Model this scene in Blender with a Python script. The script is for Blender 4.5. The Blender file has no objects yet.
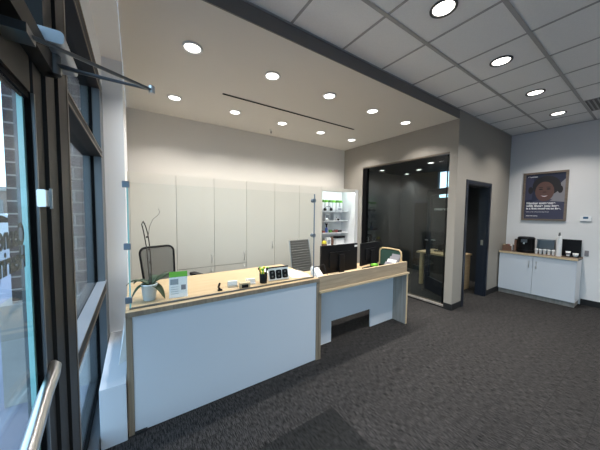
import bpy, math, random
from mathutils import Vector, Matrix
random.seed(7)
C = bpy.context.scene.collection
PI = math.pi

# ------------------------------------------------------------------ materials
def mat(name, col, rough=0.5, metal=0.0, spec=0.5, emit=None, es=0.0, coat=0.0, bump=None, var=None):
    m = bpy.data.materials.new(name); m.use_nodes = True
    nt = m.node_tree; b = nt.nodes['Principled BSDF']
    b.inputs['Base Color'].default_value = (*col, 1); b.inputs['Roughness'].default_value = rough
    b.inputs['Metallic'].default_value = metal; b.inputs['Specular IOR Level'].default_value = spec
    b.inputs['Coat Weight'].default_value = coat
    if emit:
        b.inputs['Emission Color'].default_value = (*emit, 1); b.inputs['Emission Strength'].default_value = es
    tc = nt.nodes.new('ShaderNodeTexCoord')
    if var:      # (scale, amount)
        n = nt.nodes.new('ShaderNodeTexNoise'); n.inputs['Scale'].default_value = var[0]; n.inputs['Detail'].default_value = 4
        r = nt.nodes.new('ShaderNodeMapRange'); r.inputs['To Min'].default_value = 1-var[1]; r.inputs['To Max'].default_value = 1+var[1]
        mx = nt.nodes.new('ShaderNodeMix'); mx.data_type = 'RGBA'; mx.blend_type = 'MULTIPLY'; mx.inputs[0].default_value = 1
        mx.inputs[6].default_value = (*col, 1)
        nt.links.new(tc.outputs['Object'], n.inputs['Vector']); nt.links.new(n.outputs['Fac'], r.inputs['Value'])
        nt.links.new(r.outputs[0], mx.inputs[7]); nt.links.new(mx.outputs[2], b.inputs['Base Color'])
    if bump:     # (scale, strength)
        n = nt.nodes.new('ShaderNodeTexNoise'); n.inputs['Scale'].default_value = bump[0]; n.inputs['Detail'].default_value = 5
        bp = nt.nodes.new('ShaderNodeBump'); bp.inputs['Strength'].default_value = bump[1]; bp.inputs['Distance'].default_value = 0.004
        nt.links.new(tc.outputs['Object'], n.inputs['Vector']); nt.links.new(n.outputs['Fac'], bp.inputs['Height'])
        nt.links.new(bp.outputs[0], b.inputs['Normal'])
    return m

def wood(name, c1, c2, scale=1.0, axis=0, rough=0.45):
    m = mat(name, c1, rough); nt = m.node_tree; b = nt.nodes['Principled BSDF']
    tc = nt.nodes.new('ShaderNodeTexCoord'); mp = nt.nodes.new('ShaderNodeMapping')
    s = [30*scale]*3; s[axis] = 1.6*scale; mp.inputs['Scale'].default_value = s
    n = nt.nodes.new('ShaderNodeTexNoise'); n.inputs['Scale'].default_value = 1.0; n.inputs['Detail'].default_value = 8
    n.inputs['Roughness'].default_value = 0.65; n.inputs['Distortion'].default_value = 0.6
    cr = nt.nodes.new('ShaderNodeValToRGB'); cr.color_ramp.elements[0].color = (*c2, 1); cr.color_ramp.elements[1].color = (*c1, 1)
    cr.color_ramp.elements[0].position = .34; cr.color_ramp.elements[1].position = .62
    nt.links.new(tc.outputs['Object'], mp.inputs[0]); nt.links.new(mp.outputs[0], n.inputs['Vector'])
    nt.links.new(n.outputs['Fac'], cr.inputs[0]); nt.links.new(cr.outputs[0], b.inputs['Base Color'])
    return m

def glass(name, tint=(.95, .98, .97), ior=1.5, extra=0.0, rough=0.0):
    m = bpy.data.materials.new(name); m.use_nodes = True; nt = m.node_tree
    for n in list(nt.nodes): nt.nodes.remove(n)
    o = nt.nodes.new('ShaderNodeOutputMaterial'); t = nt.nodes.new('ShaderNodeBsdfTransparent'); t.inputs[0].default_value = (*tint, 1)
    g = nt.nodes.new('ShaderNodeBsdfGlossy'); g.inputs['Roughness'].default_value = rough
    f = nt.nodes.new('ShaderNodeFresnel'); ge = nt.nodes.new('ShaderNodeNewGeometry'); mr = nt.nodes.new('ShaderNodeMapRange')   # same IOR from both sides of a pane
    mr.inputs['To Min'].default_value = ior; mr.inputs['To Max'].default_value = 1/ior
    nt.links.new(ge.outputs['Backfacing'], mr.inputs['Value']); nt.links.new(mr.outputs[0], f.inputs[0])
    a = nt.nodes.new('ShaderNodeMath'); a.operation = 'ADD'; a.inputs[1].default_value = extra; a.use_clamp = True
    mx = nt.nodes.new('ShaderNodeMixShader')
    nt.links.new(f.outputs[0], a.inputs[0]); nt.links.new(a.outputs[0], mx.inputs[0])
    nt.links.new(t.outputs[0], mx.inputs[1]); nt.links.new(g.outputs[0], mx.inputs[2]); nt.links.new(mx.outputs[0], o.inputs[0])
    return m

def emis(name, col, s):
    m = bpy.data.materials.new(name); m.use_nodes = True; nt = m.node_tree
    for n in list(nt.nodes): nt.nodes.remove(n)
    o = nt.nodes.new('ShaderNodeOutputMaterial'); e = nt.nodes.new('ShaderNodeEmission'); e.inputs[0].default_value = (*col, 1); e.inputs[1].default_value = s
    nt.links.new(e.outputs[0], o.inputs[0]); return m

def carpet(name, c, c2, dark=1.0):
    m = mat(name, c, 0.95, spec=0.15); nt = m.node_tree; b = nt.nodes['Principled BSDF']; L = nt.links.new
    tc = nt.nodes.new('ShaderNodeTexCoord')
    mp = nt.nodes.new('ShaderNodeMapping'); mp.inputs['Scale'].default_value = (150, 20, 1)
    n = nt.nodes.new('ShaderNodeTexNoise'); n.inputs['Scale'].default_value = 1; n.inputs['Detail'].default_value = 6; n.inputs['Roughness'].default_value = .7
    mp2 = nt.nodes.new('ShaderNodeMapping'); mp2.inputs['Scale'].default_value = (260, 260, 1)
    n2 = nt.nodes.new('ShaderNodeTexNoise'); n2.inputs['Scale'].default_value = 1; n2.inputs['Detail'].default_value = 3
    cr = nt.nodes.new('ShaderNodeValToRGB'); cr.color_ramp.elements[0].position = .40; cr.color_ramp.elements[1].position = .62
    cr.color_ramp.elements[0].color = (*[x*dark for x in c2], 1); cr.color_ramp.elements[1].color = (*[x*dark for x in c], 1)
    ad = nt.nodes.new('ShaderNodeMath'); ad.operation = 'ADD'
    ml = nt.nodes.new('ShaderNodeMath'); ml.operation = 'MULTIPLY'; ml.inputs[1].default_value = .5
    br = nt.nodes.new('ShaderNodeTexBrick'); br.inputs['Scale'].default_value = 1; br.inputs['Brick Width'].default_value = 1.0
    br.inputs['Row Height'].default_value = .25; br.inputs['Mortar Size'].default_value = .0018; br.inputs['Mortar Smooth'].default_value = .1
    br.inputs['Color1'].default_value = (1, 1, 1, 1); br.inputs['Color2'].default_value = (.86, .86, .86, 1); br.inputs['Mortar'].default_value = (.6, .6, .6, 1)
    mx = nt.nodes.new('ShaderNodeMix'); mx.data_type = 'RGBA'; mx.blend_type = 'MULTIPLY'; mx.inputs[0].default_value = 1
    bp = nt.nodes.new('ShaderNodeBump'); bp.inputs['Strength'].default_value = .5; bp.inputs['Distance'].default_value = .004
    L(tc.outputs['Object'], mp.inputs[0]); L(mp.outputs[0], n.inputs['Vector']); L(tc.outputs['Object'], mp2.inputs[0]); L(mp2.outputs[0], n2.inputs['Vector'])
    L(n2.outputs['Fac'], ml.inputs[0]); L(n.outputs['Fac'], ad.inputs[0]); L(ml.outputs[0], ad.inputs[1])
    sb = nt.nodes.new('ShaderNodeMath'); sb.operation = 'SUBTRACT'; sb.inputs[1].default_value = .25; L(ad.outputs[0], sb.inputs[0])
    L(sb.outputs[0], cr.inputs[0]); L(tc.outputs['Object'], br.inputs['Vector'])
    L(cr.outputs[0], mx.inputs[6]); L(br.outputs['Color'], mx.inputs[7]); L(mx.outputs[2], b.inputs['Base Color'])
    L(sb.outputs[0], bp.inputs['Height']); L(bp.outputs[0], b.inputs['Normal'])
    return m

def brickmat(name):
    m = mat(name, (.1, .05, .04), .85); nt = m.node_tree; b = nt.nodes['Principled BSDF']; L = nt.links.new
    tc = nt.nodes.new('ShaderNodeTexCoord'); sx = nt.nodes.new('ShaderNodeSeparateXYZ'); ad = nt.nodes.new('ShaderNodeMath'); ad.operation = 'ADD'
    cb = nt.nodes.new('ShaderNodeCombineXYZ'); br = nt.nodes.new('ShaderNodeTexBrick')
    L(tc.outputs['Object'], sx.inputs[0]); L(sx.outputs[0], ad.inputs[0]); L(sx.outputs[1], ad.inputs[1]); L(ad.outputs[0], cb.inputs[0]); L(sx.outputs[2], cb.inputs[1])
    L(cb.outputs[0], br.inputs['Vector']); br.inputs['Scale'].default_value = 1; br.inputs['Brick Width'].default_value = .3; br.inputs['Row Height'].default_value = .105
    br.inputs['Mortar Size'].default_value = .007; br.inputs['Color1'].default_value = (.075, .05, .052, 1); br.inputs['Color2'].default_value = (.05, .036, .04, 1)
    br.inputs['Mortar'].default_value = (.3, .29, .28, 1); L(br.outputs['Color'], b.inputs['Base Color'])
    return m

M = {}
M['soffit'] = mat('soffit_paint', (.66, .63, .58), .85)
M['backwall'] = mat('warm_white_paint', (.64, .61, .57), .85, bump=(60, .05))
M['greige'] = mat('greige_paint', (.31, .285, .25), .85, bump=(60, .06))
M['beam'] = mat('shaded_beam_paint', (.165, .152, .14), .8)  # darker than the greige wall: shade of the beam face put into the colour
M['farwall'] = mat('pale_grey_paint', (.74, .73, .73), .85, bump=(60, .05))
M['whitewall'] = mat('white_wall_paint', (.86, .87, .89), .8)
M['tile'] = mat('ceiling_tile', (.90, .90, .89), .95, bump=(300, .35), var=(90, .06))
M['grid'] = mat('ceiling_grid_metal', (.40, .40, .395), .6)
M['carpet'] = carpet('charcoal_carpet', (.068, .064, .063), (.006, .0058, .006))
M['matcar'] = carpet('dark_mat_carpet', (.034, .034, .034), (.005, .005, .005))
M['black'] = mat('black_plastic', (.007, .007, .008), .45, spec=.18)
M['blackmat'] = mat('black_vinyl', (.008, .008, .009), .7)
M['frame'] = mat('bronze_anodised', (.018, .0165, .0155), .5, .0, .22)
M['framel'] = mat('champagne_lit_edge', (.16, .13, .10), .4, .4)  # champagne trim; on the entrance post it paints light caught by the edge
M['frameb'] = mat('reflection_grey_frame', (.12, .13, .14), .35, .4)  # blue-grey paints the reflections on the bronze frame
M['gasket'] = mat('gasket', (.003, .003, .0035), .8, spec=.1)
M['navy'] = mat('navy_door_paint', (.009, .013, .023), .4)
M['white'] = mat('white_laminate', (.61, .64, .69), .35)
M['whitep'] = mat('white_plastic', (.8, .8, .8), .4)
M['cabinet'] = mat('cabinet_laminate', (.64, .615, .555), .45)
M['cabin'] = mat('cabinet_gap', (.12, .115, .11), .8)
M['oak'] = wood('oak_worktop', (.55, .405, .24), (.42, .295, .165), 1.0, 0, .35)
M['oakd'] = wood('oak_edge', (.31, .245, .175), (.21, .16, .115), 1.0, 2)
M['oakx'] = wood('oak_band', (.46, .35, .24), (.33, .25, .17), 1.0, 0)
M['oakt'] = wood('oak_trim', (.62, .48, .31), (.52, .39, .24), 1.0, 0)
M['oakg'] = wood('grey_oak', (.36, .33, .30), (.24, .22, .20), 1.0, 2)
M['walnut'] = wood('walnut', (.22, .15, .10), (.12, .08, .05), 1.0, 1)
M['steel'] = mat('brushed_steel', (.62, .62, .62), .28, 1.0)
M['steeld'] = mat('dark_steel', (.17, .18, .19), .3, .9)
M['clamp'] = mat('clamp_metal', (.22, .27, .33), .35, .7)
M['silver'] = mat('silver_paint', (.46, .50, .55), .35, .6)
M['glass'] = glass('clear_glass', (.93, .96, .95), 1.12)
M['screen'] = glass('screen_glass', (.965, .975, .97), 1.14)
M['office'] = glass('office_glass', (.80, .85, .85), 1.5, 0.0)
M['edge'] = mat('glass_edge', (.35, .72, .70), .15, 0, .8, emit=None)
M['lens'] = emis('lamp_lens', (1, .96, .90), 6.0)
M['ring'] = mat('white_ring', (.75, .74, .72), .4)
M['darkring'] = mat('dark_ring', (.05, .05, .05), .4)
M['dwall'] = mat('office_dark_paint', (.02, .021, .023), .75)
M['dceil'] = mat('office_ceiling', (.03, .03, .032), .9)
M['green'] = mat('leaf_green', (.014, .040, .014), .5, var=(25, .35))
M['stem'] = mat('orchid_stem', (.045, .03, .02), .6)
M['pot'] = mat('white_ceramic', (.60, .66, .70), .3)
M['soil'] = mat('bark', (.05, .03, .02), .9)
M['lime'] = mat('lime_green', (.16, .48, .04), .5)
M['limed'] = mat('dark_lime', (.07, .22, .02), .5)
M['yellow'] = mat('yellow', (.75, .65, .05), .5)
M['paper'] = mat('paper', (.82, .82, .82), .8)
M['printg'] = mat('grey_print', (.3, .33, .36), .8)
M['fabric'] = mat('grey_fabric', (.075, .075, .075), .85)
M['seatgrn'] = mat('green_upholstery', (.02, .06, .045), .85)
M['leather'] = mat('grey_ribbed', (.11, .11, .105), .5)
M['blue'] = mat('blue_plastic', (.05, .10, .35), .5)
M['red'] = mat('dark_red', (.18, .03, .03), .4)
M['brown'] = mat('brown_card', (.16, .08, .05), .7)
M['brick'] = brickmat('dark_brick')
M['stone'] = mat('precast_stone', (.36, .34, .31), .9, var=(8, .12))
M['paving'] = mat('paving', (.24, .225, .27), .9, var=(1.2, .15))
M['asphalt'] = mat('asphalt', (.20, .20, .22), .95)
M['carpaint'] = mat('silver_car_paint', (.55, .57, .6), .3, .4)
M['tyre'] = mat('tyre', (.02, .02, .02), .8)
M['farbrick'] = mat('brown_facade', (.22, .16, .13), .9)
M['ink'] = mat('black_vinyl_letters', (.01, .01, .012), .6)
M['pnavy'] = mat('poster_navy', (.014, .018, .045), .4)
M['pnav2'] = mat('poster_shirt', (.045, .045, .085), .5)
M['skin'] = mat('poster_skin', (.11, .055, .045), .5)
M['skind'] = mat('poster_skin_shade', (.07, .034, .03), .5)
M['hair'] = mat('poster_hair', (.012, .01, .012), .5)
M['pgrey'] = mat('poster_grey', (.22, .21, .23), .5)
M['pframe'] = wood('poster_frame_wood', (.20, .15, .115), (.13, .10, .075), 1.0, 1)
M['grille'] = mat('grille_grey', (.13, .13, .125), .6)
M['wrap'] = mat('tan_bentwood', (.55, .40, .22), .4)

def mesh_net(name):
    m = bpy.data.materials.new(name); m.use_nodes = True; nt = m.node_tree; L = nt.links.new
    b = nt.nodes['Principled BSDF']; b.inputs['Base Color'].default_value = (.03, .03, .03, 1); b.inputs['Roughness'].default_value = .7
    t = nt.nodes.new('ShaderNodeBsdfTransparent'); mx = nt.nodes.new('ShaderNodeMixShader'); mx.inputs[0].default_value = .62
    L(t.outputs[0], mx.inputs[1]); L(b.outputs[0], mx.inputs[2]); L(mx.outputs[0], nt.nodes['Material Output'].inputs[0]); return m
M['net'] = mesh_net('chair_mesh_net')

# ------------------------------------------------------------------ mesh builder
class MB:
    def __init__(s): s.v = []; s.f = []; s.m = []; s.mats = []; s.sm = []
    def mi(s, m):
        if m not in s.mats: s.mats.append(m)
        return s.mats.index(m)
    def add(s, vs, fs, m, smooth=False):
        o = len(s.v); s.v += [tuple(x) for x in vs]; k = s.mi(m)
        for f in fs: s.f.append([o+i for i in f]); s.m.append(k); s.sm.append(smooth)
    def box(s, x0, x1, y0, y1, z0, z1, m, M4=None):
        vs = [(x, y, z) for x in (x0, x1) for y in (y0, y1) for z in (z0, z1)]
        if M4: vs = [M4 @ Vector(v) for v in vs]
        s.add(vs, [(0, 1, 3, 2), (4, 6, 7, 5), (0, 4, 5, 1), (2, 3, 7, 6), (0, 2, 6, 4), (1, 5, 7, 3)], m)
    def rbox(s, x0, x1, y0, y1, z0, z1, m, r=.01, axis=2, M4=None, n=4):     # box with rounded edges along one axis
        a = [(x0, x1), (y0, y1), (z0, z1)]; ax = [i for i in range(3) if i != axis]
        (u0, u1), (w0, w1) = a[ax[0]], a[ax[1]]; pr = []
        for cx, cy, st in ((u1-r, w1-r, 0), (u0+r, w1-r, 1), (u0+r, w0+r, 2), (u1-r, w0+r, 3)):
            for k in range(n+1):
                t = (st+k/n)*PI/2; pr.append((cx+r*math.cos(t), cy+r*math.sin(t)))
        s.prism(pr, a[axis][0], a[axis][1], m, axis, M4)
    def prism(s, pr, h0, h1, m, axis=2, M4=None, smooth=False):
        def P(u, w, h):
            p = {2: (u, w, h), 1: (u, h, w), 0: (h, u, w)}[axis]
            return M4 @ Vector(p) if M4 else p
        n = len(pr); vs = [P(u, w, h0) for u, w in pr]+[P(u, w, h1) for u, w in pr]
        fs = [(i, (i+1) % n, n+(i+1) % n, n+i) for i in range(n)]
        s.add(vs, fs, m, smooth); s.add(vs, [tuple(range(n))[::-1], tuple(range(n, 2*n))], m)
    def lathe(s, prof, m, cx=0, cy=0, n=24, M4=None, smooth=True):            # prof: (r, z)
        vs = []; fs = []
        for r, z in prof:
            for k in range(n):
                t = 2*PI*k/n; p = (cx+r*math.cos(t), cy+r*math.sin(t), z); vs.append(M4 @ Vector(p) if M4 else p)
        for j in range(len(prof)-1):
            for k in range(n): fs.append((j*n+k, j*n+(k+1) % n, (j+1)*n+(k+1) % n, (j+1)*n+k))
        s.add(vs, fs, m, smooth)
        if prof[0][0] > 1e-5: s.add(vs[:n], [tuple(range(n))[::-1]], m)
        if prof[-1][0] > 1e-5: s.add(vs[-n:], [tuple(range(n))], m)
    def cyl(s, c, r, h, m, n=20, axis=2, r2=None):
        r2 = r if r2 is None else r2
        R = {2: Matrix.Identity(4), 0: Matrix.Rotation(PI/2, 4, 'Y'), 1: Matrix.Rotation(-PI/2, 4, 'X')}[axis]
        s.lathe([(r, 0), (r2, h)], m, n=n, M4=Matrix.Translation(c) @ R)
    def tube(s, pts, r, m, n=10, flat=1.0, closed=False):
        pts = [Vector(p) for p in pts]; N = len(pts); vs = []; fs = []; prev = None
        for i, p in enumerate(pts):
            if closed: d = pts[(i+1) % N]-pts[i-1]
            else: d = pts[min(i+1, N-1)]-pts[max(i-1, 0)]
            d.normalize()
            if prev is None:
                a = Vector((0, 0, 1)) if abs(d.z) < .9 else Vector((1, 0, 0)); u = d.cross(a).normalized()
            else: u = (prev-d*prev.dot(d)).normalized()
            prev = u; w = d.cross(u); rr = r[i] if isinstance(r, (list, tuple)) else r
            for k in range(n):
                t = 2*PI*k/n; vs.append(p+u*rr*math.cos(t)+w*rr*flat*math.sin(t))
        for i in range(N if closed else N-1):
            j = (i+1) % N
            for k in range(n): fs.append((i*n+k, i*n+(k+1) % n, j*n+(k+1) % n, j*n+k))
        s.add(vs, fs, m, True)
        if not closed: s.add(vs[:n], [tuple(range(n))[::-1]], m); s.add(vs[-n:], [tuple(range(n))], m)
    def ball(s, c, r, m, n=12, sc=(1, 1, 1)):
        prof = [(max(1e-6, math.sin(PI*i/n)), -math.cos(PI*i/n)) for i in range(n+1)]
        s.lathe(prof, m, n=n*2, M4=Matrix.Translation(c) @ Matrix.Diagonal((r*sc[0], r*sc[1], r*sc[2], 1)))
    def sheet(s, grid, m, th=0.0, smooth=True):
        R, K = len(grid), len(grid[0]); vs = [p for row in grid for p in row]
        fs = [(i*K+j, i*K+j+1, (i+1)*K+j+1, (i+1)*K+j) for i in range(R-1) for j in range(K-1)]
        s.add(vs, fs, m, smooth)
    def build(s, name, parent=None, bevel=0.0):
        me = bpy.data.meshes.new(name); me.from_pydata(s.v, [], s.f)
        for m in s.mats: me.materials.append(m)
        for p, k, sm in zip(me.polygons, s.m, s.sm): p.material_index = k; p.use_smooth = sm
        me.validate(); me.update()
        o = bpy.data.objects.new(name, me); C.objects.link(o)
        if parent: o.parent = parent
        if bevel:
            b = o.modifiers.new('bevel', 'BEVEL'); b.width = bevel; b.segments = 2; b.limit_method = 'ANGLE'
        return o

def thing(name, label, cat, loc=(0, 0, 0), rz=0, group=None):
    o = bpy.data.objects.new(name, None); C.objects.link(o); o.empty_display_size = .1
    o.location = loc; o.rotation_euler = (0, 0, rz); return tag(o, label, cat, group)
def tag(o, label, cat, group=None):
    o['label'] = label; o['category'] = cat
    if group: o['group'] = group
    return o
def struct(o, label=None):
    o['kind'] = 'structure'
    if label: o['label'] = label
    return o
def sbox(name, *b, m, parent=None, bevel=0):
    q = MB(); q.box(*b, m); o = q.build(name, parent, bevel)
    return o if parent else struct(o)
def dup(root, loc, rz, label, group=None):
    r = root.copy(); C.objects.link(r); r.location = loc; r.rotation_euler = (0, 0, rz); r['label'] = label
    if group: r['group'] = group
    for ch in [c for c in C.objects if c.parent == root]:
        c = ch.copy(); C.objects.link(c); c.parent = r
        for g in [c2 for c2 in C.objects if c2.parent == ch]:
            d = g.copy(); C.objects.link(d); d.parent = c
    return r
def text(name, s, size, m, M4, parent=None, align='LEFT', ext=0.0006, bold=0.0, sx=1.0):
    cu = bpy.data.curves.new(name, 'FONT'); cu.body = s; cu.size = size; cu.extrude = ext; cu.align_x = align; cu.offset = bold
    t = bpy.data.objects.new(name, cu); C.objects.link(t)
    dg = bpy.context.evaluated_depsgraph_get(); me = bpy.data.meshes.new_from_object(t.evaluated_get(dg))
    bpy.data.objects.remove(t); bpy.data.curves.remove(cu)
    me.transform(M4 @ Matrix.Diagonal((sx, 1, 1, 1))); me.materials.clear(); me.materials.append(m)
    o = bpy.data.objects.new(name, me); C.objects.link(o)
    if parent: o.parent = parent
    return o
def basis(x, y, z, o): # columns
    return Matrix(((x[0], y[0], z[0], o[0]), (x[1], y[1], z[1], o[1]), (x[2], y[2], z[2], o[2]), (0, 0, 0, 1)))

# ------------------------------------------------------------------ dimensions
XW = -.225; XL = -.07; YB = 4.53; XG = 4.335; YS = 1.935; ZS = 3.127; ZC = 3.26; XF = 6.66; YN = -3.2; XR = XF

# ------------------------------------------------------------------ room shell
sbox('floor', XW-.16, XF+.15, YN-.12, YB+.15, -.1, 0, m=M['carpet'])
# entrance mat starts at the window line
q = MB(); q.box(XW+.01, 1.325, -1.2, 1.47, 0, .004, M['matcar'])
tag(q.build('entrance_mat'), 'dark ribbed walk-off mat inset in the carpet in front of the counter', 'mat')

# suspended ceiling: tiles and grid, one mesh each
q = MB(); q.box(XW-.16, XF, YN, YS, ZC, ZC+.06, M['tile']); struct(q.build('ceiling'))
q = MB(); g0 = .011
k = 0
x = XF-.6096
while x > XW: q.box(x-g0, x+g0, YN, YS, ZC-.004, ZC-.0005, M['grid']); x -= .6096
for y in (1.394, .787, .177, -.43, -1.04, -1.65, -2.26, -2.87): q.box(XW, XF, y-.016, y+.016, ZC-.006, ZC-.0045, M['grid'])
q.box(XW, XF, YS-.018, YS-.001, ZC-.006, ZC-.0005, M['grid']); q.box(XF-.018, XF-.001, YN, YS-.018, ZC-.006, ZC-.0005, M['grid'])
struct(q.build('trim_1'), 'grey metal ceiling grid')
# white soffit over the reception + beam face with its shade in the colour
sbox('soffit', XL, XG+.12, YS+.012, YB, ZS, ZS+.2, m=M['soffit'])
sbox('beam', XW-.16, XG, YS, YS+.012, ZS-.001, ZC+.05, m=M['beam'])
# window head bulkhead, left
sbox('trim_2', XW-.16, XL, YN, YB, 3.02, 3.12, m=M['whitewall'])
sbox('wall_left_upper', XW-.16, XW, YN, 2.97, 2.74, 3.02, m=M['whitewall'])
# return wall and left wall beyond the windows
sbox('wall_left', XW-.14, XL, 2.97, YB+.12, 0, 3.02, m=M['whitewall'])
sbox('wall_back', XL, XG+.13, YB, YB+.12, 0, ZC, m=M['backwall'])
# glass wall surround x = XG
q = MB()
q.box(XG, XG+.13, 3.93, YB, 0, ZC, M['greige']); q.box(XG, XG+.13, 2.06, 3.93, 2.63, ZC, M['greige']); q.box(XG, XG+.13, YS, 2.06, 0, ZC, M['greige'])
struct(q.build('wall_office'))
# wall with the doorway, y = YS
DX0, DX1, DZ = 4.72, 5.66, 2.14
q = MB(); q.box(XG+.13, DX0, YS, 2.09, 0, ZC, M['greige']); q.box(DX0, DX1, YS, 2.09, DZ, ZC, M['greige']); q.box(DX1, XF, YS, 2.09, 0, ZC, M['greige'])
struct(q.build('wall_right'))
sbox('wall_far', XF, XF+.12, YN-.12, 2.09, 0, ZC+.05, m=M['farwall'])
q = MB(); q.box(XW-.16, .1, YN-.12, YN, 0, ZC+.05, M['farwall']); q.box(3.18, XF, YN-.12, YN, 0, ZC+.05, M['farwall']); q.box(.1, 3.18, YN-.12, YN, 0, .8, M['farwall']); q.box(.1, 3.18, YN-.12, YN, 2.5, ZC+.05, M['farwall']); struct(q.build('wall_near'))
t = bpy.data.objects.new('added_window', None); C.objects.link(t); struct(t, 'added windows in the unseen wall behind the camera')  # windows added out of view to bring in more daylight
q = MB()
for k in range(3): q.box(.1+1.515*k, .15+1.515*k, YN-.11, YN, .8, 2.5, M['frame'])
q.box(.1, 3.18, YN-.11, YN, .8, .86, M['frame']); q.box(.1, 3.18, YN-.11, YN, 2.44, 2.5, M['frame']); q.build('window_frame', t)
for k in range(2): q = MB(); q.box(.148+1.515*k, .1+1.515*(k+1)+.002, YN-.06, YN-.052, .855, 2.445, M['glass']); q.build('pane', t)
# black vinyl baseboards
bz = .105
q = MB(); q.box(XG-.008, XG-.0005, YS-.008, 2.06, 0, bz, M['blackmat']); q.box(XG-.0005, DX0-.055, YS-.008, YS-.0005, 0, bz, M['blackmat']); struct(q.build('baseboard_column'))
sbox('baseboard_right', DX1+.055, XF-.009, YS-.008, YS-.0005, 0, bz, m=M['blackmat'])
q = MB(); q.box(XF-.008, XF-.0005, YN, .815, 0, bz, M['blackmat']); q.box(XF-.008, XF-.0005, 1.90, YS-.009, 0, bz, M['blackmat']); struct(q.build('baseboard_far'))

# ------------------------------------------------------------------ storefront windows, left
XI = XW; XO = XW-.12; XGL = XW-.065
def vpost(qb, y0, y1, z0, z1, edge=True):
    qb.box(XO, XI, y0, y1, z0, z1, M['frame'])
def win(name, y0, y1, label):
    t = bpy.data.objects.new(name, None); C.objects.link(t); struct(t, label)
    q = MB()
    q.box(XO, XGL-.012, y0, y1, .02, .12, M['frameb']); q.box(XGL+.012, XI, y0, y1, .02, .10, M['frameb'])
    q.box(XGL-.012, XGL+.012, y0, y1, .02, .14, M['gasket'])
    for za, zb in ((.90, .985), (2.065, 2.12), (2.63, 2.74)):
        q.box(XO, XI, y0, y1, za, zb, M['frame']); q.box(XI, XI+.004, y0, y1, za, za+.012, M['framel']); q.box(XI, XI+.004, y0, y1, zb-.012, zb, M['framel'])
    q.box(XGL+.008, XI+.006, y0, y1, .985, .992, M['silver'])  # pale bead: light on the rail top put into its colour
    # far jamb: outer teal-grey, gasket, inner face
    q.box(XO, XGL-.012, y1-.05, y1, .1, 2.74, M['frameb']); q.box(XGL-.012, XGL+.014, y1-.055, y1, .1, 2.74, M['gasket']); q.box(XGL+.014, XI, y1-.05, y1+.2 if y1 > 2 else y1, .0, 2.74, M['frameb'])
    q.build('window_frame', t)
    for za, zb in ((.13, .905), (.98, 2.07), (2.115, 2.635)):
        p = MB(); p.box(XGL-.004, XGL+.004, y0-.005, y1-.04, za, zb, M['glass']); p.build('pane', t)
    return t
win('window_1', 1.365, 2.77, 'tall storefront window beside the counter')
win('window_2', -3.1, -.98, 'storefront window behind the camera')
q = MB()
q.box(XI-.08, XI+.012, 1.215, 1.345, 0, 2.74, M['frame']); q.box(XI-.048, XI+.004, 1.10, 1.205, 0, 2.74, M['frame'])
q.box(XI-.048, XI, 1.205, 1.215, 0, 2.74, M['gasket']); q.box(XI-.02, XI+.014, 1.345, 1.366, 0, 2.74, M['framel']); q.box(XI-.085, XI-.02, 1.345, 1.366, 0, 2.74, M['frame'])  # lighter strip paints the light caught on the post's bevel
q.box(XO, XI, -.98, -.86, 0, 2.74, M['frame'])
# header over the door
q.box(XO, XI, -.86, 1.10, 2.04, 2.12, M['frame']); q.box(XI, XI+.006, -.86, 1.35, 2.095, 2.125, M['framel']); q.box(XI, XI+.03, -.86, 1.10, 2.03, 2.085, M['frame'])
q.box(XO, XI, -.86, 1.10, 2.63, 2.74, M['frame'])
struct(q.build('trim_3'), 'bronze storefront posts and header around the entrance door')
t = bpy.data.objects.new('window_3', None); C.objects.link(t); struct(t, 'transom pane above the entrance door')
p = MB(); p.box(XGL-.004, XGL+.004, -.86, 1.10, 2.12, 2.63, M['glass']); p.build('pane', t)
# entrance door
t = bpy.data.objects.new('door_1', None); C.objects.link(t); struct(t, 'bronze glass entrance door')
XD = XI-.016
q = MB()
q.box(XI-.045, XI-.004, 1.012, 1.09, .02, 2.03, M['frame']); q.box(XI-.043, XI-.001, 1.0025, 1.012, .2, 1.94, M['frameb']); q.box(XD-.006, XI-.008, .997, 1.0025, .2, 1.94, M['gasket'])
q.box(XI-.045, XI-.004, -.85, -.73, .02, 2.03, M['frame'])
q.box(XI-.045, XI-.004, -.73, .985, 1.935, 2.03, M['frame']); q.box(XD-.008, XI-.010, -.73, .997, 1.92, 1.935, M['gasket']); q.box(XI-.045, XI-.004, -.73, .985, .02, .25, M['frame'])
q.build('door_frame', t)
p = MB(); p.box(XD-.003, XD+.003, -.735, 1.0, .24, 1.94, M['glass']); p.build('pane', t)
p = MB(); p.box(XD-.015, XD-.004, .984, .997, .24, 1.935, M['edge']); p.build('pane_edge', t)
p = MB(); p.tube([(XI-.003, 1.062, 1.124), (XI+.006, 1.05, 1.124), (XI+.012, 1.0, 1.123), (XI+.016, .9, 1.12), (XI+.03, .7, 1.105), (XI+.045, .4, 1.09), (XI+.05, .05, 1.085), (XI+.045, -.3, 1.09), (XI+.02, -.6, 1.1), (XI-.003, -.75, 1.12)], .0165, M['steel'], 14); p.build('push_bar', t)
p = MB(); p.rbox(XI-.005, XI+.014, 1.0, 1.075, 1.625, 1.675, M['steel'], .004, 1); p.box(XI+.014, XI+.02, 1.035, 1.045, 1.62, 1.68, M['steeld']); p.build('latch_guard', t)
# vinyl letters, read from outside
def mir(y, z): return basis((0, -1, 0), (0, 0, 1), (-1, 0, 0), (XD-.0038, y, z))
text('door_lettering', 'Connect', .078, M['ink'], mir(.95, 1.528), t, bold=.0018, sx=.72)
text('door_lettering', 'Hearing', .078, M['ink'], mir(.95, 1.468), t, bold=.0018, sx=.72)
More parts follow.
